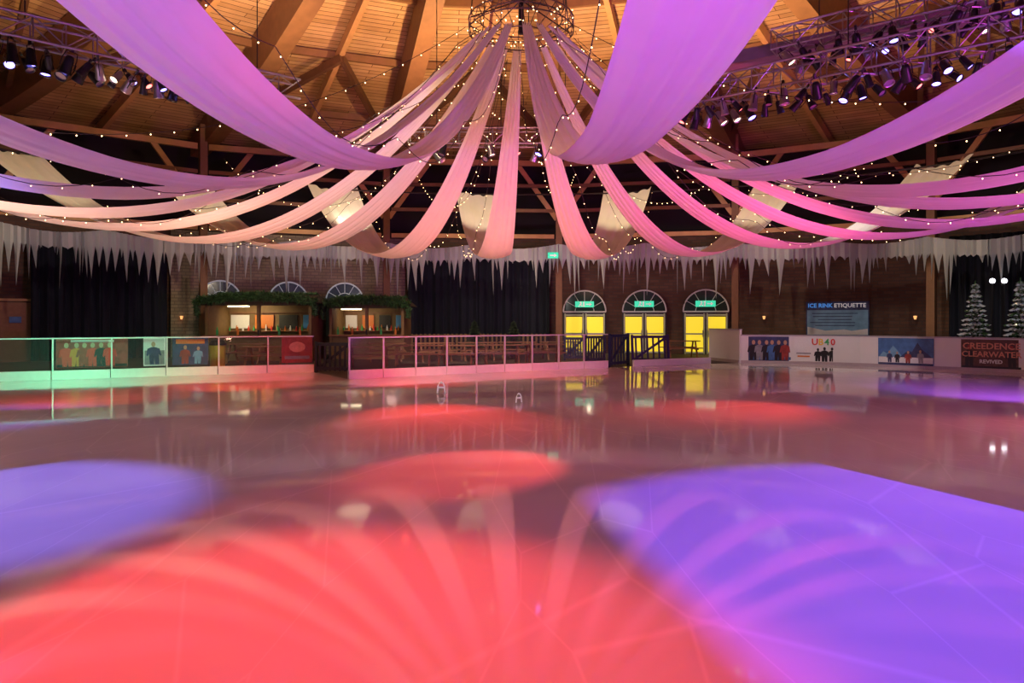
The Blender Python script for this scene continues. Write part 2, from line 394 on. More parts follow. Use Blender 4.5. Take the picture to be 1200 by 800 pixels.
for i,(t,rb,zb,r1) in enumerate(((8,4.5,5.4,12),(-14,5,5.1,12),(28,5.5,5.2,12),(-40,6,5.0,12),(50,6,5.2,12),(-62,6,5.3,12),(75,6,5.2,12),(-118,7,4.9,10),(128,7,5.2,10))):
    def pt(u,t=t,zb=zb,rb=rb,r1=r1):
        r=1.0+u*(r1-1.0)
        z=zb+(7.9-zb)*((rb-r)/(rb-1))**2 if r<rb else zb+(7.4-zb)*((r-rb)/(r1-rb))**2
        return Vector((1.35*r*sin(t),r*cos(t),z-7.6))
    root=thing('string_light',(CX,CY,7.6),label='festoon string of tiny warm bulbs hanging free between swags',category='string light',group='festoon light strings')
    m=MB(); m.path([pt(i/30) for i in range(31)],.006,4); make('cable',m,M_wire,parent=root)
    for i in range(30): addbulb(root,pt((i+.5)/30)-Vector((0,0,.03)),.26)

# ---------------------------------------------------------------- trusses and stage lamps
def truss(a,b,label,w=.42):
    a=Vector(a);b=Vector(b); d=(b-a); L=d.length
    r=thing('lighting_truss',a,math.atan2(d.y,d.x),label=label,category='lighting truss',group='aluminium lighting trusses')
    m=MB()
    for y in(-w/2,w/2):
        for z in(-w/2,w/2): m.tube((0,y,z),(L,y,z),.027,6)
    make('chord',m,M_alu,parent=r)
    m=MB(); n=int(L/.45)
    for i in range(n):
        x0=i*L/n;x1=(i+1)*L/n
        for y in(-w/2,w/2):
            m.tube((x0,y,-w/2 if i%2 else w/2),(x1,y,w/2 if i%2 else -w/2),.013,5)
        for z in(-w/2,w/2):
            m.tube((x0,-w/2 if i%2 else w/2,z),(x1,w/2 if i%2 else -w/2,z),.013,5); m.tube((x0,-w/2,z),(x0,w/2,z),.013,5)
        for y in(-w/2,w/2): m.tube((x0,y,-w/2),(x0,y,w/2),.013,5)
    make('bracing',m,M_alu,parent=r)
    m=MB()
    for f in(.15,.5,.85):
        q=a.lerp(b,f); rr=math.sqrt(((q.x-CX)/AX)**2+((q.y-CY)/BY)**2); m.tube((f*L,0,w/2),(f*L,0,roofz(rr)-a.z-.1),.012,5)
    make('suspension_cable',m,M_black,parent=r)
TZ=6.75
truss((-9.2,11.4,TZ),(-4.8,15.2,TZ),'silver box truss carrying spotlights below the timber roof')
truss((3.4,16.0,TZ),(9.9,11.0,TZ),'silver box truss crowded with par can spotlights',.5)
truss((5.6,14.6,TZ+.85),(10.4,10.9,TZ+.85),'upper silver box truss packed with spotlights')
truss((-2.8,18.6,TZ-.1),(2.2,18.6,TZ-.1),'short silver truss behind the central ring with spotlights')
m=MB(); m.beam((3.6,17.0,7.75),(9.6,13.8,7.9),.5,.28); make('ventilation_duct',m,mat('grey_duct',(.18,.15,.13),.6),origin=(3.6,17,7.75),label='long flat grey ventilation duct hung under the rafters',category='duct')
def can(lens,colr):
    r=thing('stage_light',(0,0,-50),label='can shaped stage spotlight clamped below the truss',category='spotlight',group='par can stage lights')
    m=MB(); m.lathe([(.001,.26),(.06,.25),(.085,.2),(.09,.12),(.10,.0),(.115,-.12),(.12,-.14),(.108,-.14),(.1,-.06),(.08,.0)],14); make('can_body',m,colr,parent=r,smooth=True)
    m=MB(); m.lathe([(.001,-.085),(.105,-.095)],14); make('lens',m,lens,parent=r)
    m=MB(); m.path([(-.13,0,.0),(-.13,0,.2),(-.1,0,.34),(.1,0,.34),(.13,0,.2),(.13,0,0)],.012,5); make('yoke',m,M_black,parent=r)
    m=MB(); m.box((0,0,.39),(.05,.05,.1)); make('clamp',m,M_black,parent=r)
    return r
protos=[can(M_lensw,M_alu),can(M_lensb,M_black),can(M_lensd,M_alu),can(M_lensr,M_black),can(M_lensd,M_black)]
def cans(a,b,n,w,z=TZ,s0=.8,s1=1.1):
    a=Vector(a);b=Vector(b)
    for i in range(n):
        q=a.lerp(b,(i+.5)/n); q.z=z-.52+(-.08 if i%2 else 0)
        s=(1 if i%2 else -1)*.2; q+=Vector((s*.5,s*.8,0))
        pr=random.choices(protos,w)[0]
        o=dup(pr,q,rot=(U(-.7,.7),U(-.7,.7),U(0,6.28)))
        sc=U(s0,s1); o.scale=(sc,sc,sc)
cans((-9.0,11.6,0),(-5.6,14.5,0),34,[2,7,2,1,6],TZ,.6,.9)
cans((3.4,16,0),(8.9,11.8,0),44,[2,5,4,3,5],TZ,.6,.9)
cans((5.8,14.4,0),(9.6,11.5,0),30,[2,5,4,3,5],TZ+.85,.6,.9)
cans((-2.6,18.6,0),(2.0,18.6,0),14,[1,1,3,1,3])
for p in protos:
    for c in list(p.children): bpy.data.objects.remove(c)
    bpy.data.objects.remove(p)

# ---------------------------------------------------------------- icicle valance
for k in range(-5,5):
    t0=5+20*k; t1=t0+20
    m=MB(); n=34; org=ell(t0,23.4,17.7)+Vector((0,0,5.3))
    ts=[t0]
    for i in range(n): ts.append(ts[-1]+U(.35,1.7))
    sc=20/(ts[-1]-t0); ts=[t0+(x-t0)*sc for x in ts]
    for i in range(n):
        a=ts[i];b=ts[i+1];mid=(a+b)/2+U(-.1,.1); ln=random.choice([.25,.4,.6,.8,1.1,1.4,1.7])*U(.75,1.15)
        def E(t,z,o=0): 
            p=ell(t,23.4-o,17.7-o); p.z=z-.55*max(0,t-15)/60; return p
        bz=5.32
        sag=lambda t:-.22*math.sin(math.pi*((t-t0)%10)/10)
        ta,tb2=E(a,bz+sag(a)),E(b,bz+sag(b)); tm=E(mid,bz+sag(mid),.12)
        zb=4.68; ba,bb,bmid=E(a,zb+sag(a)*.6),E(b,zb+sag(b)*.6),E(mid,zb-.1+sag(mid)*.6,.12)
        m.quad(ba,bmid,tm,ta); m.quad(bmid,bb,tb2,tm)
        zt=zb-ln; w=b-a
        e=(E(a+w*.22,zb-ln*.36),E(b-w*.22,zb-ln*.36),E(mid,zb-ln*.4,.10))
        tip=E(mid+U(-.08,.08),zt,.02)
        m.poly([ba,e[0],e[2],bmid]); m.poly([bmid,e[2],e[1],bb]); m.poly([e[0],tip,e[2]]); m.poly([e[2],tip,e[1]])
    make('icicle_valance',m,M_ici,origin=org,label='scalloped off-white fabric valance cut into hanging icicle points',category='valance',group='icicle valance sections')

# ---------------------------------------------------------------- curtains
def curtain(px0,px1,z1=5.2,ax=25.2,by=19.8,lab='floor length blackout curtain in deep folds'):
    a,_=wf(px0,ax,by)
    n=int((px1-px0)/2.2)
    def fn(u,v):
        p,y=wf(px0+(px1-px0)*u,ax,by)
        o=.12*math.sin(u*n*.9)+.03*math.sin(u*n*2.3)
        return p+Vector((math.sin(y)*o,-math.cos(y)*o,.03+v*(z1-.03)))
    m=MB(); m.grid(fn,n*3,2); make('curtain',m,M_curt,origin=a,smooth=True,label=lab,category='curtain',group='dark wall curtains')
curtain(36,118);curtain(118,196);curtain(478,560);curtain(560,644);curtain(1112,1175);curtain(1175,1250)

mb=MB(); 
def fn(u,v):
    p,y=wf(200+u*275,AX-.35,BY-.35); return p+Vector((0,0,v*5.8))
mb.grid(fn,30,2,uv=lambda u,v:(u*13,v*5.8))
make('wall_pale',mb,brickmat('pale_brick',(.36,.28,.21),(.28,.21,.155),(.2,.16,.13),.42,.15,ms=.02,noise=.3),kind='structure',label='pale brick wall section behind the cabins')

# ---------------------------------------------------------------- arched windows and doors
def arc(r,a0,a1,n,cx=0,cz=0,y=0): return [Vector((cx+r*math.cos(math.radians(a0+(a1-a0)*i/n)),y,cz+r*math.sin(math.radians(a0+(a1-a0)*i/n)))) for i in range(n+1)]
def fan(root,r,z,glass,frame):
    m=MB(); m.poly([Vector((-r,-.03,z)),Vector((r,-.03,z))]+arc(r,0,180,20,0,z,-.03)[1:-1]); make('fan_glass',m,glass,parent=root)
    m=MB(); m.path(arc(r,0,180,20,0,z,-.06),.04,6); m.path(arc(r*.45,0,180,12,0,z,-.06),.02,5)
    m.tube((-r,-.06,z),(r,-.06,z),.04,6)
    for a in(30,60,90,120,150): m.tube((r*.45*cos(a),-.06,z+r*.45*sin(a)),(r*cos(a),-.06,z+r*sin(a)),.016,5)
    make('fan_frame',m,frame,parent=root)
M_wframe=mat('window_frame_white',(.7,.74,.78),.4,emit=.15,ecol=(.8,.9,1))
for i,px in enumerate((258,338,404)):
    p,y=wf(px,AX-.6,BY-.6); w=thing('window_%d'%(i+1),p,y,kind='structure',label='dark arched fanlight window with thin white frame')
    fan(w,.9,2.62,M_glowwin,M_wframe)
    m=MB(); m.quad((-.92,-.03,.9),(.92,-.03,.9),(.92,-.03,2.57),(-.92,-.03,2.57)); make('lower_pane',m,M_dglass,parent=w)
for i,px in enumerate((685,755,827)):
    p,y=wf(px,AX-.3,BY-.3); w=thing('door_%d'%(i+1),p,y,kind='structure',label='arched double doors with glowing yellow panels and dark fanlight')
    fan(w,1.08,2.12,M_dglass,M_white)
    m=MB(); m.box((0,-.02,1.06),(2.2,.04,2.1)); make('door_backing',m,M_black,parent=w)
    for sx in(-.53,.53):
        m=MB(); m.box((sx,-.07,.55),(.82,.05,.85)); m.box((sx,-.07,1.45),(.82,.05,.82))
        make('door_leaf_panel',m,M_yel,parent=w)
        m=MB()
        for xx in(-.46,.46): m.box((sx+xx,-.08,1.02),(.07,.07,2.02))
        for zz in(.08,1.01,1.95): m.box((sx,-.08,zz),(.98,.07,.08))
        make('door_frame',m,M_frame,parent=w)
        m=MB(); m.tube((sx*.25,-.15,.85),(sx*.25,-.15,1.2),.02,6); make('door_handle',m,M_alu,parent=w)
    s=thing('exit_sign',p+Vector((math.sin(y)*.3,-math.cos(y)*.3,0)),y,label='illuminated green emergency exit sign above the arched doors',category='exit sign',group='green exit signs')
    m=MB(); m.box((0,0,2.5),(.95,.05,.30)); make('sign_panel',m,M_exit,parent=s)
    m=MB(); yy=-.032; X=-.2
    m.poly([Vector((X+.05*cos(a),yy,2.6+.035*sin(a))) for a in range(0,360,45)])
    m.poly([(X-.06,yy,2.48),(X+.02,yy,2.45),(X+.06,yy,2.56),(X-.01,yy,2.58)]); m.poly([(X-.12,yy,2.38),(X-.07,yy,2.38),(X,yy,2.46),(X-.05,yy,2.48)]); m.poly([(X+.0,yy,2.46),(X+.1,yy,2.43),(X+.08,yy,2.38),(X+.0,yy,2.43)])
    m.poly([(.08,yy,2.475),(.25,yy,2.475),(.25,yy,2.525),(.08,yy,2.525)]); m.poly([(.25,yy,2.42),(.37,yy,2.5),(.25,yy,2.58)])
    m.poly([(X+.12,yy,2.38),(X+.2,yy,2.38),(X+.2,yy,2.62),(X+.12,yy,2.62)])
    make('pictogram',m,M_sw,parent=s)
p,y=wf(648,PAX-.9,PBY-.9); s=thing('exit_sign',p+Vector((0,-.1,4.75)),y,label='small illuminated green exit sign fixed high on the post',category='exit sign',group='green exit signs')
m=MB(); m.box((0,0,0),(.5,.05,.28)); make('sign_panel',m,M_exit,parent=s)
m=MB(); m.poly([(-.15,-.03,-.03),(.05,-.03,-.03),(.05,-.03,-.08),(.18,-.03,0),(.05,-.03,.08),(.05,-.03,.03),(-.15,-.03,.03)]); make('pictogram',m,M_sw,parent=s)
p,y=wf(14,AX-.3,BY-.3); w=thing('door_4',p,y,kind='structure',label='plain brown timber double door with small blue notice')
m=MB(); m.box((0,0,1.2),(1.5,.08,2.4)); make('door_leaf',m,M_bench,parent=w)
m=MB(); m.box((-.8,-.02,1.25),(.1,.14,2.5)); m.box((.8,-.02,1.25),(.1,.14,2.5)); m.box((0,-.02,2.5),(1.7,.14,.1)); make('door_frame',m,M_beam,parent=w)
m=MB(); m.box((.1,-.06,1.7),(.4,.02,.25)); make('notice',m,C_blu,parent=w)

# ---------------------------------------------------------------- rink barriers
def resample(pts,step):
    segs=[(pts[i+1]-pts[i]).length for i in range(len(pts)-1)]; T=sum(segs); n=max(1,round(T/step)); out=[]
    for k in range(n+1):
        s=T*k/n; i=0
        while i<len(segs)-1 and s>segs[i]: s-=segs[i]; i+=1
        out.append(pts[i].lerp(pts[i+1],min(1,s/segs[i])))
    return out
def glasspanel(a,b,h,label,group):
    d=b-a; L=d.length; r=thing('barrier_panel',a,math.atan2(d.y,d.x),label=label,category='rink barrier',group=group)
    m=MB(); m.box((L/2,0,.13),(L-.02,.12,.26)); make('kickboard',m,M_kick,parent=r)
    m=MB(); m.box((L/2,0,.27+(h-.32)/2),(L-.1,.012,h-.32)); make('glass_pane',m,M_glass,parent=r)
    m=MB(); m.box((.03,0,h/2),(.04,.06,h)); make('post',m,M_rail,parent=r)
    m=MB(); m.box((L/2,0,h-.02),(L,.06,.035)); make('top_rail',m,M_rail,parent=r)
    return r
lp=resample(left_pts,1.5)
for a,b in zip(lp,lp[1:]): glasspanel(a,b,1.18,'clear glazed rink barrier panel with metal posts and white kickboard','long glazed rink barrier')
cp=resample(cen_pts,1.0)
for a,b in zip(cp,cp[1:]): glasspanel(a,b,1.2,'clear glazed rink barrier panel with close metal posts','central glazed rink barrier')
def board(a,b,h=1.08):
    d=b-a; L=d.length; r=thing('dasher_board',a,math.atan2(d.y,d.x),label='solid white rink dasher board with capped top edge',category='rink barrier',group='solid white rink boards')
    m=MB(); m.box((L/2,0,h/2),(L-.01,.1,h)); make('board_face',m,M_white,parent=r)
    m=MB(); m.box((L/2,0,h+.02),(L,.14,.04)); make('cap_rail',m,mat('cap_grey',(.4,.4,.42),.4),parent=r)
    m=MB(); m.box((L/2,-.07,.06),(L-.01,.04,.12)); make('kick_strip',m,mat('kick_dark',(.45,.38,.4),.5),parent=r)
    return r
rp=resample(right_pts,2.3)
for a,b in zip(rp,rp[1:]): board(a,b)
board(G(832,421.5),G(868,425.5),1.3)
low=resample([G(742,429.5),G(790,427.5),G(832,426)],1.6)
for a,b in zip(low,low[1:]):
    d=b-a;L=d.length; m=MB(); m.box((L/2,0,.12),(L,.1,.24)); make('kick_rail',m,M_kick,loc=a,rz=math.atan2(d.y,d.x),label='low white kick rail across the rink entrance',category='rink barrier',group='low entrance rails')

def along(px,pts):
    for a,b in zip(pts,pts[1:]):
        pa=600+F*a.x/a.y; pb=600+F*b.x/b.y
        if pa<=px<=pb:
            r=(px-600)/F; t=(r*a.y-a.x)/((b.x-a.x)-r*(b.y-a.y)); return a.lerp(b,t)
    return pts[0] if px<600+F*pts[0].x/pts[0].y else pts[-1]
def poster(px0,px1,pts,h,z0,base,shapes,texts,label,off=.075,name='poster',group='rink board posters',cat='poster'):
    a=along(px0,pts);b=along(px1,pts); d=b-a;L=d.length;y=math.atan2(d.y,d.x)
    a=a+Vector((math.sin(y)*off,-math.cos(y)*off,z0))
    r=thing(name,a,y,label=label,category=cat,group=group)
    m=MB(); m.box((L/2,0,h/2),(L,.02,h)); make('poster_sheet',m,base,parent=r)
    mats=[];m=MB(); yy=-.014
    def mi(x):
        if x not in mats: mats.append(x)
        return mats.index(x)
    for s in shapes:
        yy-=.0006
        if s[0]=='r': _,cx,cz,w,hh,c=s; m.poly([((cx-w/2)*L,yy,(cz-hh/2)*h),((cx+w/2)*L,yy,(cz-hh/2)*h),((cx+w/2)*L,yy,(cz+hh/2)*h),((cx-w/2)*L,yy,(cz+hh/2)*h)],mi(c))
        if s[0]=='e': _,cx,cz,w,hh,c=s; m.poly([(cx*L+w/2*h*cos(q),yy,cz*h+hh/2*h*sin(q)) for q in range(0,360,30)],mi(c))
        if s[0]=='p':
            _,cx,cz,sz,c,c2=s; X=cx*L; q=sz*h; Z0=cz*h; ln=U(-.06,.06)
            bw=U(.9,1.15)
            body=[(-.15,0),(-.02,0),(0,.3),(.02,0),(.15,0),(.16,.35),(.15,.45),(.20,.36),(.25,.38),(.20,.66),(.05,.73),(-.05,.73),(-.20,.66),(-.25,.38),(-.20,.36),(-.15,.45),(-.16,.35)]
            m.poly([(X+x*q*bw+ln*q*z,yy,Z0+z*q) for x,z in body],mi(c))
            m.poly([(X+ln*q*.8+.078*q*cos(w),yy-.0004,Z0+.84*q+.11*q*sin(w)) for w in range(0,360,30)],mi(c2))
        if s[0]=='t': m.poly([(x*L,yy,z*h) for x,z in s[1]],mi(s[2]))
    if shapes: make('printed_picture',m,mats,parent=r)
    for s,x,z,sz,c in texts: textpart(s,sz*h,c,r,(x*L,-.03,z*h),name='lettering',ext=.002,bold=.006)
    return r
poster(877,928,right_pts,.95,.1,C_navy,[('r',.5,.12,.94,.12,C_blu)]+[('p',x,.05,.85,c,C_skin) for x,c in((.12,C_blk),(.26,C_grey),(.40,C_blk),(.54,C_blu),(.68,C_blk),(.83,C_dred))],[],'dark blue poster showing a row of performers')
poster(931,998,right_pts,.93,.11,C_wht,[('p',.42,.03,.56,C_blk,C_blk),('p',.54,.02,.62,C_blk,C_blk),('p',.66,.03,.60,C_blk,C_blk),('p',.80,.03,.54,C_blk,C_blk),('r',.17,.22,.22,.06,C_org),('r',.17,.34,.26,.05,C_grey)],[('U',.37,.80,.36,C_red),('B',.475,.80,.36,C_yel),('4',.58,.80,.36,C_grn),('0',.685,.80,.36,C_red)],'white concert poster with multicoloured lettering and black figures')
poster(1030,1095,right_pts,.95,.1,C_blu,[('t',[(.02,.3),(.10,.5),(.17,.42),(.28,.72),(.36,.55),(.46,.3)],C_lblu),('t',[(.4,.3),(.55,.55),(.62,.5),(.72,.85),(.8,.6),(.98,.3)],C_navy),('r',.5,.16,.98,.28,C_wht),('p',.22,.1,.45,C_navy,C_skin),('p',.36,.1,.42,C_blk,C_skin),('p',.55,.08,.48,C_dred,C_skin),('p',.78,.1,.5,C_grey,C_skin),('r',.5,.05,.98,.08,C_navy)],[],'blue winter scene poster with snow and skaters')
poster(1127,1199,right_pts,.97,.08,C_bric,[('r',.5,.06,.98,.1,C_blk),('p',.14,.1,.75,C_blk,C_dred),('p',.84,.1,.75,C_blk,C_dred)],[('CREEDENCE',.5,.77,.29,C_peach),('CLEARWATER',.5,.50,.26,C_peach),('REVIVED',.5,.26,.17,C_wht)],'rust red concert poster with weathered red lettering')
bp=[p+Vector((0,.45,0)) for p in left_pts]
BG='banners behind the glass'
poster(66,150,bp,.85,.3,C_dred,[('r',.5,.07,.98,.1,C_blk)]+[('p',x,.05,.85,c,C_skin) for x,c in((.16,C_red),(.27,C_org),(.38,C_dred),(.5,C_red),(.62,C_blk),(.75,C_red))]+[('r',.5,.9,.6,.08,C_wht)],[],'red banner printed with a group of people',group=BG,name='banner',cat='banner')
poster(168,194,bp,.85,.3,C_wht,[('r',.5,.3,.9,.5,C_grey),('p',.5,.05,.85,C_navy,C_skin)],[],'pale poster with one dark figure',group=BG,name='banner',cat='banner')
poster(202,244,bp,.85,.3,C_navy,[('r',.5,.85,.8,.16,C_org),('p',.35,.05,.7,C_dred,C_skin),('p',.7,.05,.65,C_lblu,C_skin)],[],'navy poster with two figures below an orange strip',group=BG,name='banner',cat='banner')
poster(330,366,bp,.85,.3,C_dred,[('e',.5,.6,.6,.4,C_peach),('r',.5,.2,.8,.12,C_grey)],[],'dark red poster with a pale oval',group=BG,name='banner',cat='banner')
p,y=wf(981,AX-.25,BY-.25)
sg=thing('etiquette_sign',p+Vector((0,0,1.0)),y,label='blue and white rules board mounted on the brick wall',category='sign')
m=MB(); m.box((0,0,.75),(2.65,.05,1.6)); make('sign_board',m,C_navy,parent=sg)
m=MB(); m.box((0,-.03,.58),(2.55,.02,1.15)); make('picture_panel',m,mat('print_ice_picture',(.17,.33,.46),.5,var=.5,scale=3,emit=.05),parent=sg)
m=MB()
for i in range(5): m.box((-.2 if i%2 else -.1,-.045,1.0-i*.14),(1.9-.25*(i%3),.01,.035))
make('printed_line',m,C_navy,parent=sg,kind=None)
m=MB(); m.poly([(-1.26,-.045,.02),(1.26,-.045,.02),(1.26,-.045,.3),(.6,-.045,.2),(.3,-.045,.26),(-.5,-.045,.2),(-1.26,-.045,.38)]); make('snow_graphic',m,C_wht,parent=sg)
textpart('ICE RINK',.26,mat('letter_blue',(.08,.35,.9),.5,emit=.4),sg,(-1.24,-.06,1.36),bold=.008,align='LEFT')
textpart('ETIQUETTE',.26,M_sw,sg,(-.13,-.06,1.36),bold=.004,align='LEFT')

# ---------------------------------------------------------------- gates and benches
def gate(loc,yaw,w=1.2,h=1.15,lean=0,mm=None,lab='dark navy painted slatted gate with diagonal brace'):
    mm=mm or M_blue
    r=thing('wooden_gate',loc,yaw,label=lab,category='gate',group='slatted rink gates'); r.rotation_euler[0]=lean
    m=MB(); 
    for x in(0,w): m.box((x,0,h/2),(.09,.07,h))
    for z in(.15,h-.08): m.box((w/2,0,z),(w,.06,.1))
    make('gate_frame',m,mm,parent=r)
    for i in range(6):
        m=MB(); x=.14+(w-.28)*i/5; m.box((x,-.02,h/2),(.07,.025,h-.15)); make('slat',m,mm,parent=r)
    m=MB(); m.beam((.05,.03,.15),(w-.05,.03,h-.1),.03,.09); make('diagonal_brace',m,mm,parent=r)
g=G(712,431); gate(g+Vector((.1,.2,0)),.9,1.35,1.2)
gate(G(745,427)+Vector((0,.6,0)),.15,1.45,1.12,-.12)
gate(G(690,428)+Vector((0,1.2,0)),.5,.9,1.1); gate(G(664,424)+Vector((0,1,0)),-.1,.8,1.0)
gate(G(369,437)+Vector((0.05,.0,0)),-.25,1.15,1.0,0,M_black,'black slatted gate closing the gap between barriers')
def picnic(loc,yaw):
    r=thing('picnic_table',loc,yaw,label='brown slatted wooden picnic table with attached benches',category='picnic table',group='rinkside picnic tables')
    for i in range(4):
        m=MB(); m.box((0,-.27+i*.18,.74),(1.6,.16,.035)); make('table_slat',m,M_bench,parent=r)
    for sy in(-.62,.62):
        m=MB(); m.box((0,sy,.44),(1.6,.24,.04)); make('seat',m,M_bench,parent=r)
    for sx in(-.6,.6):
        m=MB(); m.beam((sx,-.55,0),(sx,-.2,.72),.06,.08); m.beam((sx,.55,0),(sx,.2,.72),.06,.08); m.beam((sx,-.68,.4),(sx,.68,.4),.05,.08); make('trestle_leg',m,M_bench,parent=r)
    return r
pt0=picnic(G(432,431),.1)
for px,py,y in [(484,428,.1),(452,423.5,.2),(508,423,.4),(536,428,-.1),(560,422,.2),(588,427,.1),(606,421,0),(636,425.5,.1),(655,420.5,.2),(312,430.5,.1),(290,425,.0),(798,418.5,0)]:
    dup(pt0,G(px,py),y)
fp=resample([G(478,416),G(560,415.5),G(645,415.5)],1.6)
for a,b in zip(fp,fp[1:]):
    d=b-a;L=d.length; r=thing('picket_fence',a,math.atan2(d.y,d.x),label='low brown timber picket fence in front of curtains',category='fence',group='timber picket fence')
    m=MB(); m.box((L/2,0,.95),(L,.05,.08)); m.box((L/2,0,.25),(L,.05,.08)); m.box((.05,0,.5),(.1,.1,1.05)); make('fence_frame',m,M_hut,parent=r)
    for i in range(7):
        m=MB(); m.box((.2+(L-.25)*i/7,-.04,.55),(.09,.02,.95)); make('picket',m,M_hut,parent=r)
r=thing('litter_bin',G(255,431),0,label='yellow litter bin with dark lid beside the barrier',category='bin')
m=MB(); m.lathe([(.001,0),(.24,0),(.27,.8),(.001,.8)],16); make('bin_body',m,mat('bin_yellow',(.6,.38,.04),.5),parent=r,smooth=False)
m=MB(); m.lathe([(.29,.8),(.29,.86),(.2,.98),(.001,1.02)],16); make('bin_lid',m,M_black,parent=r)

mk=MB(); mk.path([(-.11,0,.0),(-.09,0,.2),(-.05,0,.29),(.05,0,.29),(.09,0,.2),(.11,0,0)],.022,8); mk.box((0,0,.16),(.16,.02,.05)); mk.lathe([(.001,.34),(.035,.32),(.035,.3),(.001,.28)],8)  # plain white arched form, slightly emissive
o=make('ice_arch',mk,mat('arch_white',(.8,.8,.8),.4,emit=.2),loc=G(517,461)+Vector((0,0,.012)),smooth=True,label='small white arched shape standing on the ice',category='marker',group='white ice arches')
o.scale=(.8,.8,.8)
o2=o.copy(); col.objects.link(o2); o2.location=G(608,472)+Vector((0,0,.012)); o2.rotation_euler[2]=.5; o2.scale=(.58,.58,.58)

# ---------------------------------------------------------------- cabins
def garland(m,pts,r=.1,n=160,mi=0):
    for i in range(n):
        u=R()*(len(pts)-1); k=int(u); p=Vector(pts[k]).lerp(Vector(pts[k+1]),u-k)
        d=Vector((U(-1,1),U(-1,1),U(-1,1))).normalized()*r*U(.8,1.6); s=Vector((U(-1,1),U(-1,1),U(-1,1))).normalized()*r*.35
        m.poly([p+s,p+d,p-s],mi)
    m.path(pts,r*.45,6,mi)
def cabin(px0,px1,pyb,h,label,depth=2.2,posts=2,e=.3,en=130):
    a=G(px0,pyb);b=G(px1,pyb); w=(b-a).length
    r=thing('wooden_cabin',a,0,label=label,category='cabin',group='timber market cabins')
    m=MB(); m.box((w/2,depth,h/2),(w,.06,h)); m.box((0,depth/2,h/2),(.06,depth,h)); m.box((w,depth/2,h/2),(.06,depth,h)); make('cabin_wall',m,M_hut,parent=r)
    m=MB(); m.box((w/2,0,.5),(w,.06,1.0)); make('counter_front',m,M_hut,parent=r)
    m=MB(); m.box((w/2,-.08,1.03),(w+.1,.4,.06)); make('counter_top',m,M_bench,parent=r)
    for i in range(posts+1):
        m=MB(); m.box((w*i/posts,-.02,h/2),(.12,.12,h)); make('corner_post',m,M_hut,parent=r)
    m=MB()
    m.quad((-e,-e,h),(w+e,-e,h),(w,depth/2,h+.4),(0,depth/2,h+.4)); m.quad((w+e,depth+e,h),(-e,depth+e,h),(0,depth/2,h+.4),(w,depth/2,h+.4))
    m.poly([(-e,depth+e,h),(-e,-e,h),(0,depth/2,h+.4)]);m.poly([(w+e,-e,h),(w+e,depth+e,h),(w,depth/2,h+.4)])
    m.box((w/2,-e,h-.04),(w+2*e,.04,.14))
    make('roof',m,M_hutroof,parent=r)
    m=MB()
    gp=[(-e+(w+2*e)*i/12,-e-.1,h+.06+.2*math.sin(math.pi*i/12)) for i in range(13)]
    garland(m,gp,.22,2200)
    garland(m,[(-e,-e-.05,h-.1),(-e+.02,-e-.05,h-.5)],.14,150); garland(m,[(w+e,-e-.05,h-.1),(w+e-.02,-e-.05,h-.5)],.14,150)
    garland(m,[(0,depth/2-.1,h+.42),(w,depth/2-.1,h+.42)],.13,500)
    make('garland',m,M_leaf,parent=r)
    for i in range(4):
        m=MB(); x=w*(i+.5)/4; m.box((x,depth-.1,1.62),(w/4-.25,.04,.6)); make('menu_board' if i%2 else 'price_board',m,[C_wht,C_org,C_blk,C_sblu][i],parent=r)
    for zz in(1.2,2.02):
        m=MB(); m.box((w/2,depth-.2,zz),(w-.2,.25,.03)); make('back_shelf',m,M_bench,parent=r)
    for i in range(16):
        m=MB(); x=w*(i+.5)/16+U(-.04,.04); hh=U(.18,.3); m.lathe([(.001,0),(.04,0),(.04,hh*.6),(.018,hh*.75),(.018,hh),(.001,hh)],8,(x,depth-.22,1.215)); make('shelf_bottle',m,[C_grn,C_org,C_wht,C_red][i%4],parent=r)
    for i in range(5):
        m=MB(); x=w*(i+.5)/5; m.lathe([(.001,1.06),(.05,1.06),(.05,1.25),(.02,1.32),(.02,1.4),(.001,1.4)],8,(x,-.05,0)); make('counter_bottle',m,[C_grn,C_org,C_blk][i%3],parent=r)
    m=MB(); m.box((w*.2,depth*.5,h-.12),(.9,.12,.06)); make('strip_lamp',m,mat('cabin_lamp',(1,.9,.7),.4,emit=3,ecol=(1,.85,.55)),parent=r)
    L=bpy.data.lights.new('cabin_bulb','SPOT'); L.energy=en; L.color=(1,.80,.42); L.shadow_soft_size=.15; L.spot_size=2.4; L.spot_blend=.9
    lo=bpy.data.objects.new('cabin_bulb',L); col.objects.link(lo); lo.parent=r; lo.location=(w*.3,.5,h-.2); lo.rotation_euler=(math.radians(60),0,.1)
    return r,w,a
cabin(243,364,422.5,2.4,'open fronted timber cabin with green garland along its eaves')
cabin(388,472,420.5,2.3,'small timber cabin with lit counter and garland trimmed roof',en=60)

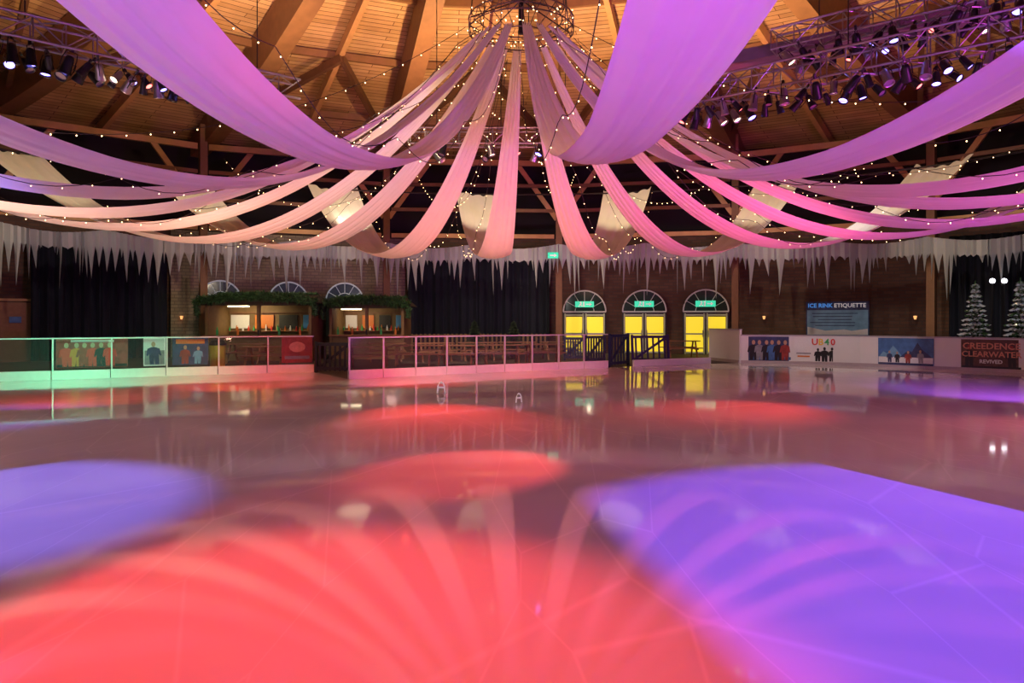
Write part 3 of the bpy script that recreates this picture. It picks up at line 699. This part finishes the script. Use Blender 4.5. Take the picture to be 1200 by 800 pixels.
# ---------------------------------------------------------------- trees
def tree(loc,h,rad,label,snow=.5,group='snowy christmas trees',tiers=16,pot=True,lit=12,ml=None):
    r=thing('christmas_tree',loc,U(0,6),label=label,category='christmas tree',group=group)
    m=MB(); m.path([(0,0,.1),(0,0,h*.95)],[.06,.01],8); make('trunk',m,M_bench,parent=r)
    if pot:
        m=MB(); m.lathe([(.001,0),(.2,0),(.27,.35),(.22,.35),(.2,.3),(.001,.3)],14); make('pot',m,M_black,parent=r)
    m=MB()
    for i in range(tiers):
        f=i/tiers; z=.4+(h-.45)*f; rr=rad*(1-f)*1.0+.04; n=int(18-8*f)
        for k in range(n):
            a=k*360/n+i*17+U(-8,8); L=rr*U(.8,1.1); d=Vector((cos(a),sin(a),0)); s=Vector((-sin(a),cos(a),0))
            b0=Vector((0,0,z+.12)); tip=d*L+Vector((0,0,z-.12*L)); 
            for q in range(5):
                g=(q+1)/5; c=b0.lerp(tip,g); wd=.12*(1.15-g)+.04
                mi=1 if R()<snow*(.4+.6*g) else 0
                m.poly([b0.lerp(tip,g-.22),c+s*wd-Vector((0,0,.05)),c+d*.08],mi); m.poly([b0.lerp(tip,g-.22),c+d*.08,c-s*wd-Vector((0,0,.05))],mi)
    m.lathe([(.03,h-.1),(.001,h+.05)],5)
    make('foliage',m,[ml or M_leaf,M_snow],parent=r)
    for i in range(lit):
        f=R(); a=U(180,360); rr=rad*(1-f)*.9; addbulb(r,(rr*cos(a),rr*sin(a),.5+(h-.5)*f),.3)
p=P(1143,376,24.8);tree((p.x,p.y,0),3.1,.6,'tall snow dusted christmas tree in dark pot',.75,lit=3)
p=P(1196,376,23.2);tree((p.x,p.y,0),3.1,.6,'tall snow dusted christmas tree in dark pot',.75,lit=3)
M_dleaf=mat('dark_fir',(.015,.03,.015),.8)
for px in(556,602): 
    p=P(px,376,31);tree((p.x,p.y,0),1.7,.45,'small dark green fir tree before the curtains',0,'small fir trees',10,lit=0,ml=M_dleaf)
for px,py in((1163,329),(1177,329)):
    q=P(px,py,25.6); r=thing('globe_lamp',(q.x,q.y,0),label='slim post lamp topped by a glowing white globe',category='lamp',group='globe post lamps')
    m=MB(); m.tube((0,0,0),(0,0,q.z-.08),.03,8); make('pole',m,M_black,parent=r)
    m=MB(); m.lathe([(.001,-.1),(.07,-.07),(.1,0),(.07,.07),(.001,.1)],12,(0,0,q.z)); make('globe',m,mat('globe_glow',(.9,.9,1),.3,emit=4),parent=r,smooth=True)
for px,py in((1072,372),(155,366),(895,372),(213,372)):
    q,y=wf(px,AX-.3,BY-.3); z=H+(HY-py)*q.y/F
    r=thing('wall_lamp',(q.x,q.y-.05,z),y,label='small glowing wall lamp with metal bracket',category='lamp',group='brick wall lamps')
    m=MB(); m.box((0,.06,0),(.12,.1,.2)); make('bracket',m,M_black,parent=r)
    m=MB(); m.lathe([(.04,-.08),(.07,.07),(.001,.08)],10,(0,-.12,0)); make('lamp_shade',m,mat('lamp_amber',(1,.5,.2),.4,emit=1.2,ecol=(1,.45,.15)),parent=r)

# ---------------------------------------------------------------- lights
def spot(loc,aim,colr,e,ang,blend=.5,rad=.12):
    L=bpy.data.lights.new('spot_lamp','SPOT'); L.energy=e; L.color=colr; L.spot_size=math.radians(ang); L.spot_blend=blend; L.shadow_soft_size=rad
    o=bpy.data.objects.new('spot_lamp',L); col.objects.link(o); o.location=loc
    d=Vector(aim)-Vector(loc); o.rotation_euler=d.to_track_quat('-Z','Y').to_euler(); return o
RED=(1,.055,.04); BLU=(.17,.07,1); VIO=(.40,.10,1); GRN=(.1,.9,.45); WARM=(1,.58,.28)
# violet pool cut off straight by an unseen flap added beside the lamp
SL=Vector((6.2,5.0,9.1)); spot(SL,(4.0,4.2,0),BLU,6000,46,.25,.012)
def onflap(x,y): return SL+(Vector((x,y,0))-SL)*.07
cutter=thing('pool_cut_spotlight',SL+Vector((0,0,.25)),0,label='black unseen spotlight with an added flap cutting its pool of light',category='spotlight')
A1=onflap(.25,9.4)-cutter.location; A2=onflap(1.55,0.2)-cutter.location
m=MB(); m.poly([A1,A2,A2+Vector((-.7,0,.12)),A1+Vector((-.7,0,.12))]); make('pool_cut_flap',m,M_black,parent=cutter)  # invented blocker, out of view, shapes the pool's left edge
m=MB(); m.lathe([(.16,-.2),(.13,0),(.12,.3),(.001,.34)],14); make('lamp_housing',m,M_black,parent=cutter)
spot((-3.4,5.0,9.2),(-1.2,3.0,0),RED,5000,33,.6,.15)
spot((-2.0,8.5,9.3),(-1.6,5.0,0),RED,900,30,1,.3)
spot((1.3,9.6,3.3),(-.45,7.6,0),(1,.06,.045),950,32,.6,.06)
spot((-2.4,15.5,3.3),(-1.2,11.5,0),RED,2600,44,1,.1)
spot((-7.0,7.0,9.0),(-5.1,5.9,0),(.19,.17,1),4800,29,.45,.1)
spot((-9.4,14.5,3.0),(-10.9,19.4,0),GRN,1000,60,.9,.1)
spot((-12,14.5,3.0),(-13,18.5,0),GRN,700,60,.9,.1)
spot((-3,15,3.1),(-2.2,19.2,0),RED,1100,58,.9,.12)
spot((1,17,3.1),(1.5,21.0,0),RED,550,56,.9,.12)
spot((-6,14.5,3.1),(-7.2,18.2,0),RED,1300,60,.9,.12)
spot((-9,12,3.1),(-9.0,14.6,0),RED,700,66,1,.12)
spot((6,13.5,3.3),(4.0,12.5,0),RED,900,64,1,.12)
spot((10,12.5,3.1),(11,15.8,0),VIO,1700,62,.9,.12)
spot((-8,9,9),(-9,11.5,0),(.15,.15,1),2500,28,.8,.3)
spot((11.5,12,3.2),(8.0,9.6,0),RED,900,60,1,.12)
spot((15,8,3.2),(1,8,0),(1,.58,.52),2400,80,1,.3)  # unseen side wash added to lift the ice
spot((-15,8,3.2),(-1,8,0),(1,.58,.52),2400,80,1,.3)  # same added wash from the left, also out of view
# swags: uplights
spot((3.4,.4,1.2),(1.9,6,5.8),(.58,.12,1),2800,80,.8)
spot((-3.6,.4,1.2),(-2.4,6,5.8),(.54,.19,1),2200,80,.8)
spot((12.5,6,1.0),(8,12,5.4),(.88,.08,.88),3200,96,.8)
spot((-12.5,6,1.0),(-8,11,5.4),(.80,.45,.95),1100,96,.8)
spot((-10,11,1.0),(-8,16,5.6),(1,.58,.38),1100,100,.8)
spot((0,17,1.0),(0,20.5,6),(1,.24,.19),800,110,.8)
spot((5.5,14,1.0),(6,19,6),(1,.09,.34),1300,105,.8)
spot((-6,14,1.0),(-6,18.5,6),(1,.50,.32),800,105,.8)
spot((0.5,9.5,1.0),(0.3,14.5,6.5),(1,.46,.34),600,80,.9)
# creamy down-light on the hub side and the swag ends
spot((-4,14,9.0),(-2.5,16.5,5),(1,.78,.48),900,80,.9,.15)
for t in(-85,-65,-45,-25,-5,15,35,55,75):
    q=ell(t,9.5,7.4); q2=ell(t,16,11.9); spot((q.x,q.y,7.9),(q2.x,q2.y,5.9),(1,.80,.48),1150,42,.7,.1)
for t in(-80,-52,-26,0,26,52,80):
    q=ell(t,17.8,13.6); q2=ell(t,23.2,17.5); spot((q.x,q.y,7.9),(q2.x,q2.y,4.5),(1,.84,.68),360,100,.9,.15)
# roof uplights
for t,e in((-78,2800),(-45,3200),(-14,3200),(16,2800),(46,3000),(80,2600)): 
    q=ell(t,9,7.6); q2=ell(t,15,12); spot((q.x,q.y,8.4),(q2.x,q2.y,13.5),(1,.64,.31),e,98,1,.12)
spot((0.2,15,8.9),(.2,16.5,16),(1,.66,.32),1800,140,.9,.1)
spot((0,3,8.5),(0,9,13),(1,.6,.35),400,120,.9,.3)
w=bpy.data.worlds.new('World'); scene.world=w; w.use_nodes=True; w.node_tree.nodes['Background'].inputs[0].default_value=(.05,.03,.02,1); w.node_tree.nodes['Background'].inputs[1].default_value=.3
spot((-5.5,24,5.5),(-8.5,33,3.5),(1,.85,.6),260,80,.8)
spot((16,19,6.5),(18.5,24.5,1.5),(.85,.92,1),300,50,.8)
spot((9,20,7),(12,25,.6),(1,.9,.85),700,80,.9)
spot((-10,13,3.2),(-12,19.5,.9),(1,.95,.9),280,80,.9)
spot((-1,13,3.2),(0,22.5,1.1),(1,.97,.9),550,60,.9)  # added neutral fill on the centre barrier, no fixture modelled
spot((-3,24.5,4.0),(-1,29,.4),(1,.78,.55),900,110,.9)  # added fill to brighten the picnic tables
spot((3,26,4.0),(4,31,.4),(1,.78,.55),300,110,.9)
spot((-9,22.5,4.0),(-10,27.5,.8),(1,.8,.55),220,100,.9)  # added warm fill for the cabin fronts

# camera
cd=bpy.data.cameras.new('cam'); cd.sensor_width=36; cd.lens=24; cd.shift_y=-(400-HY)/1200
co=bpy.data.objects.new('camera',cd); col.objects.link(co); co.location=(0,0,H); co.rotation_euler=(math.pi/2,0,0); cd.clip_end=200
scene.camera=co
scene.view_settings.view_transform='Standard'
scene.view_settings.look='None'
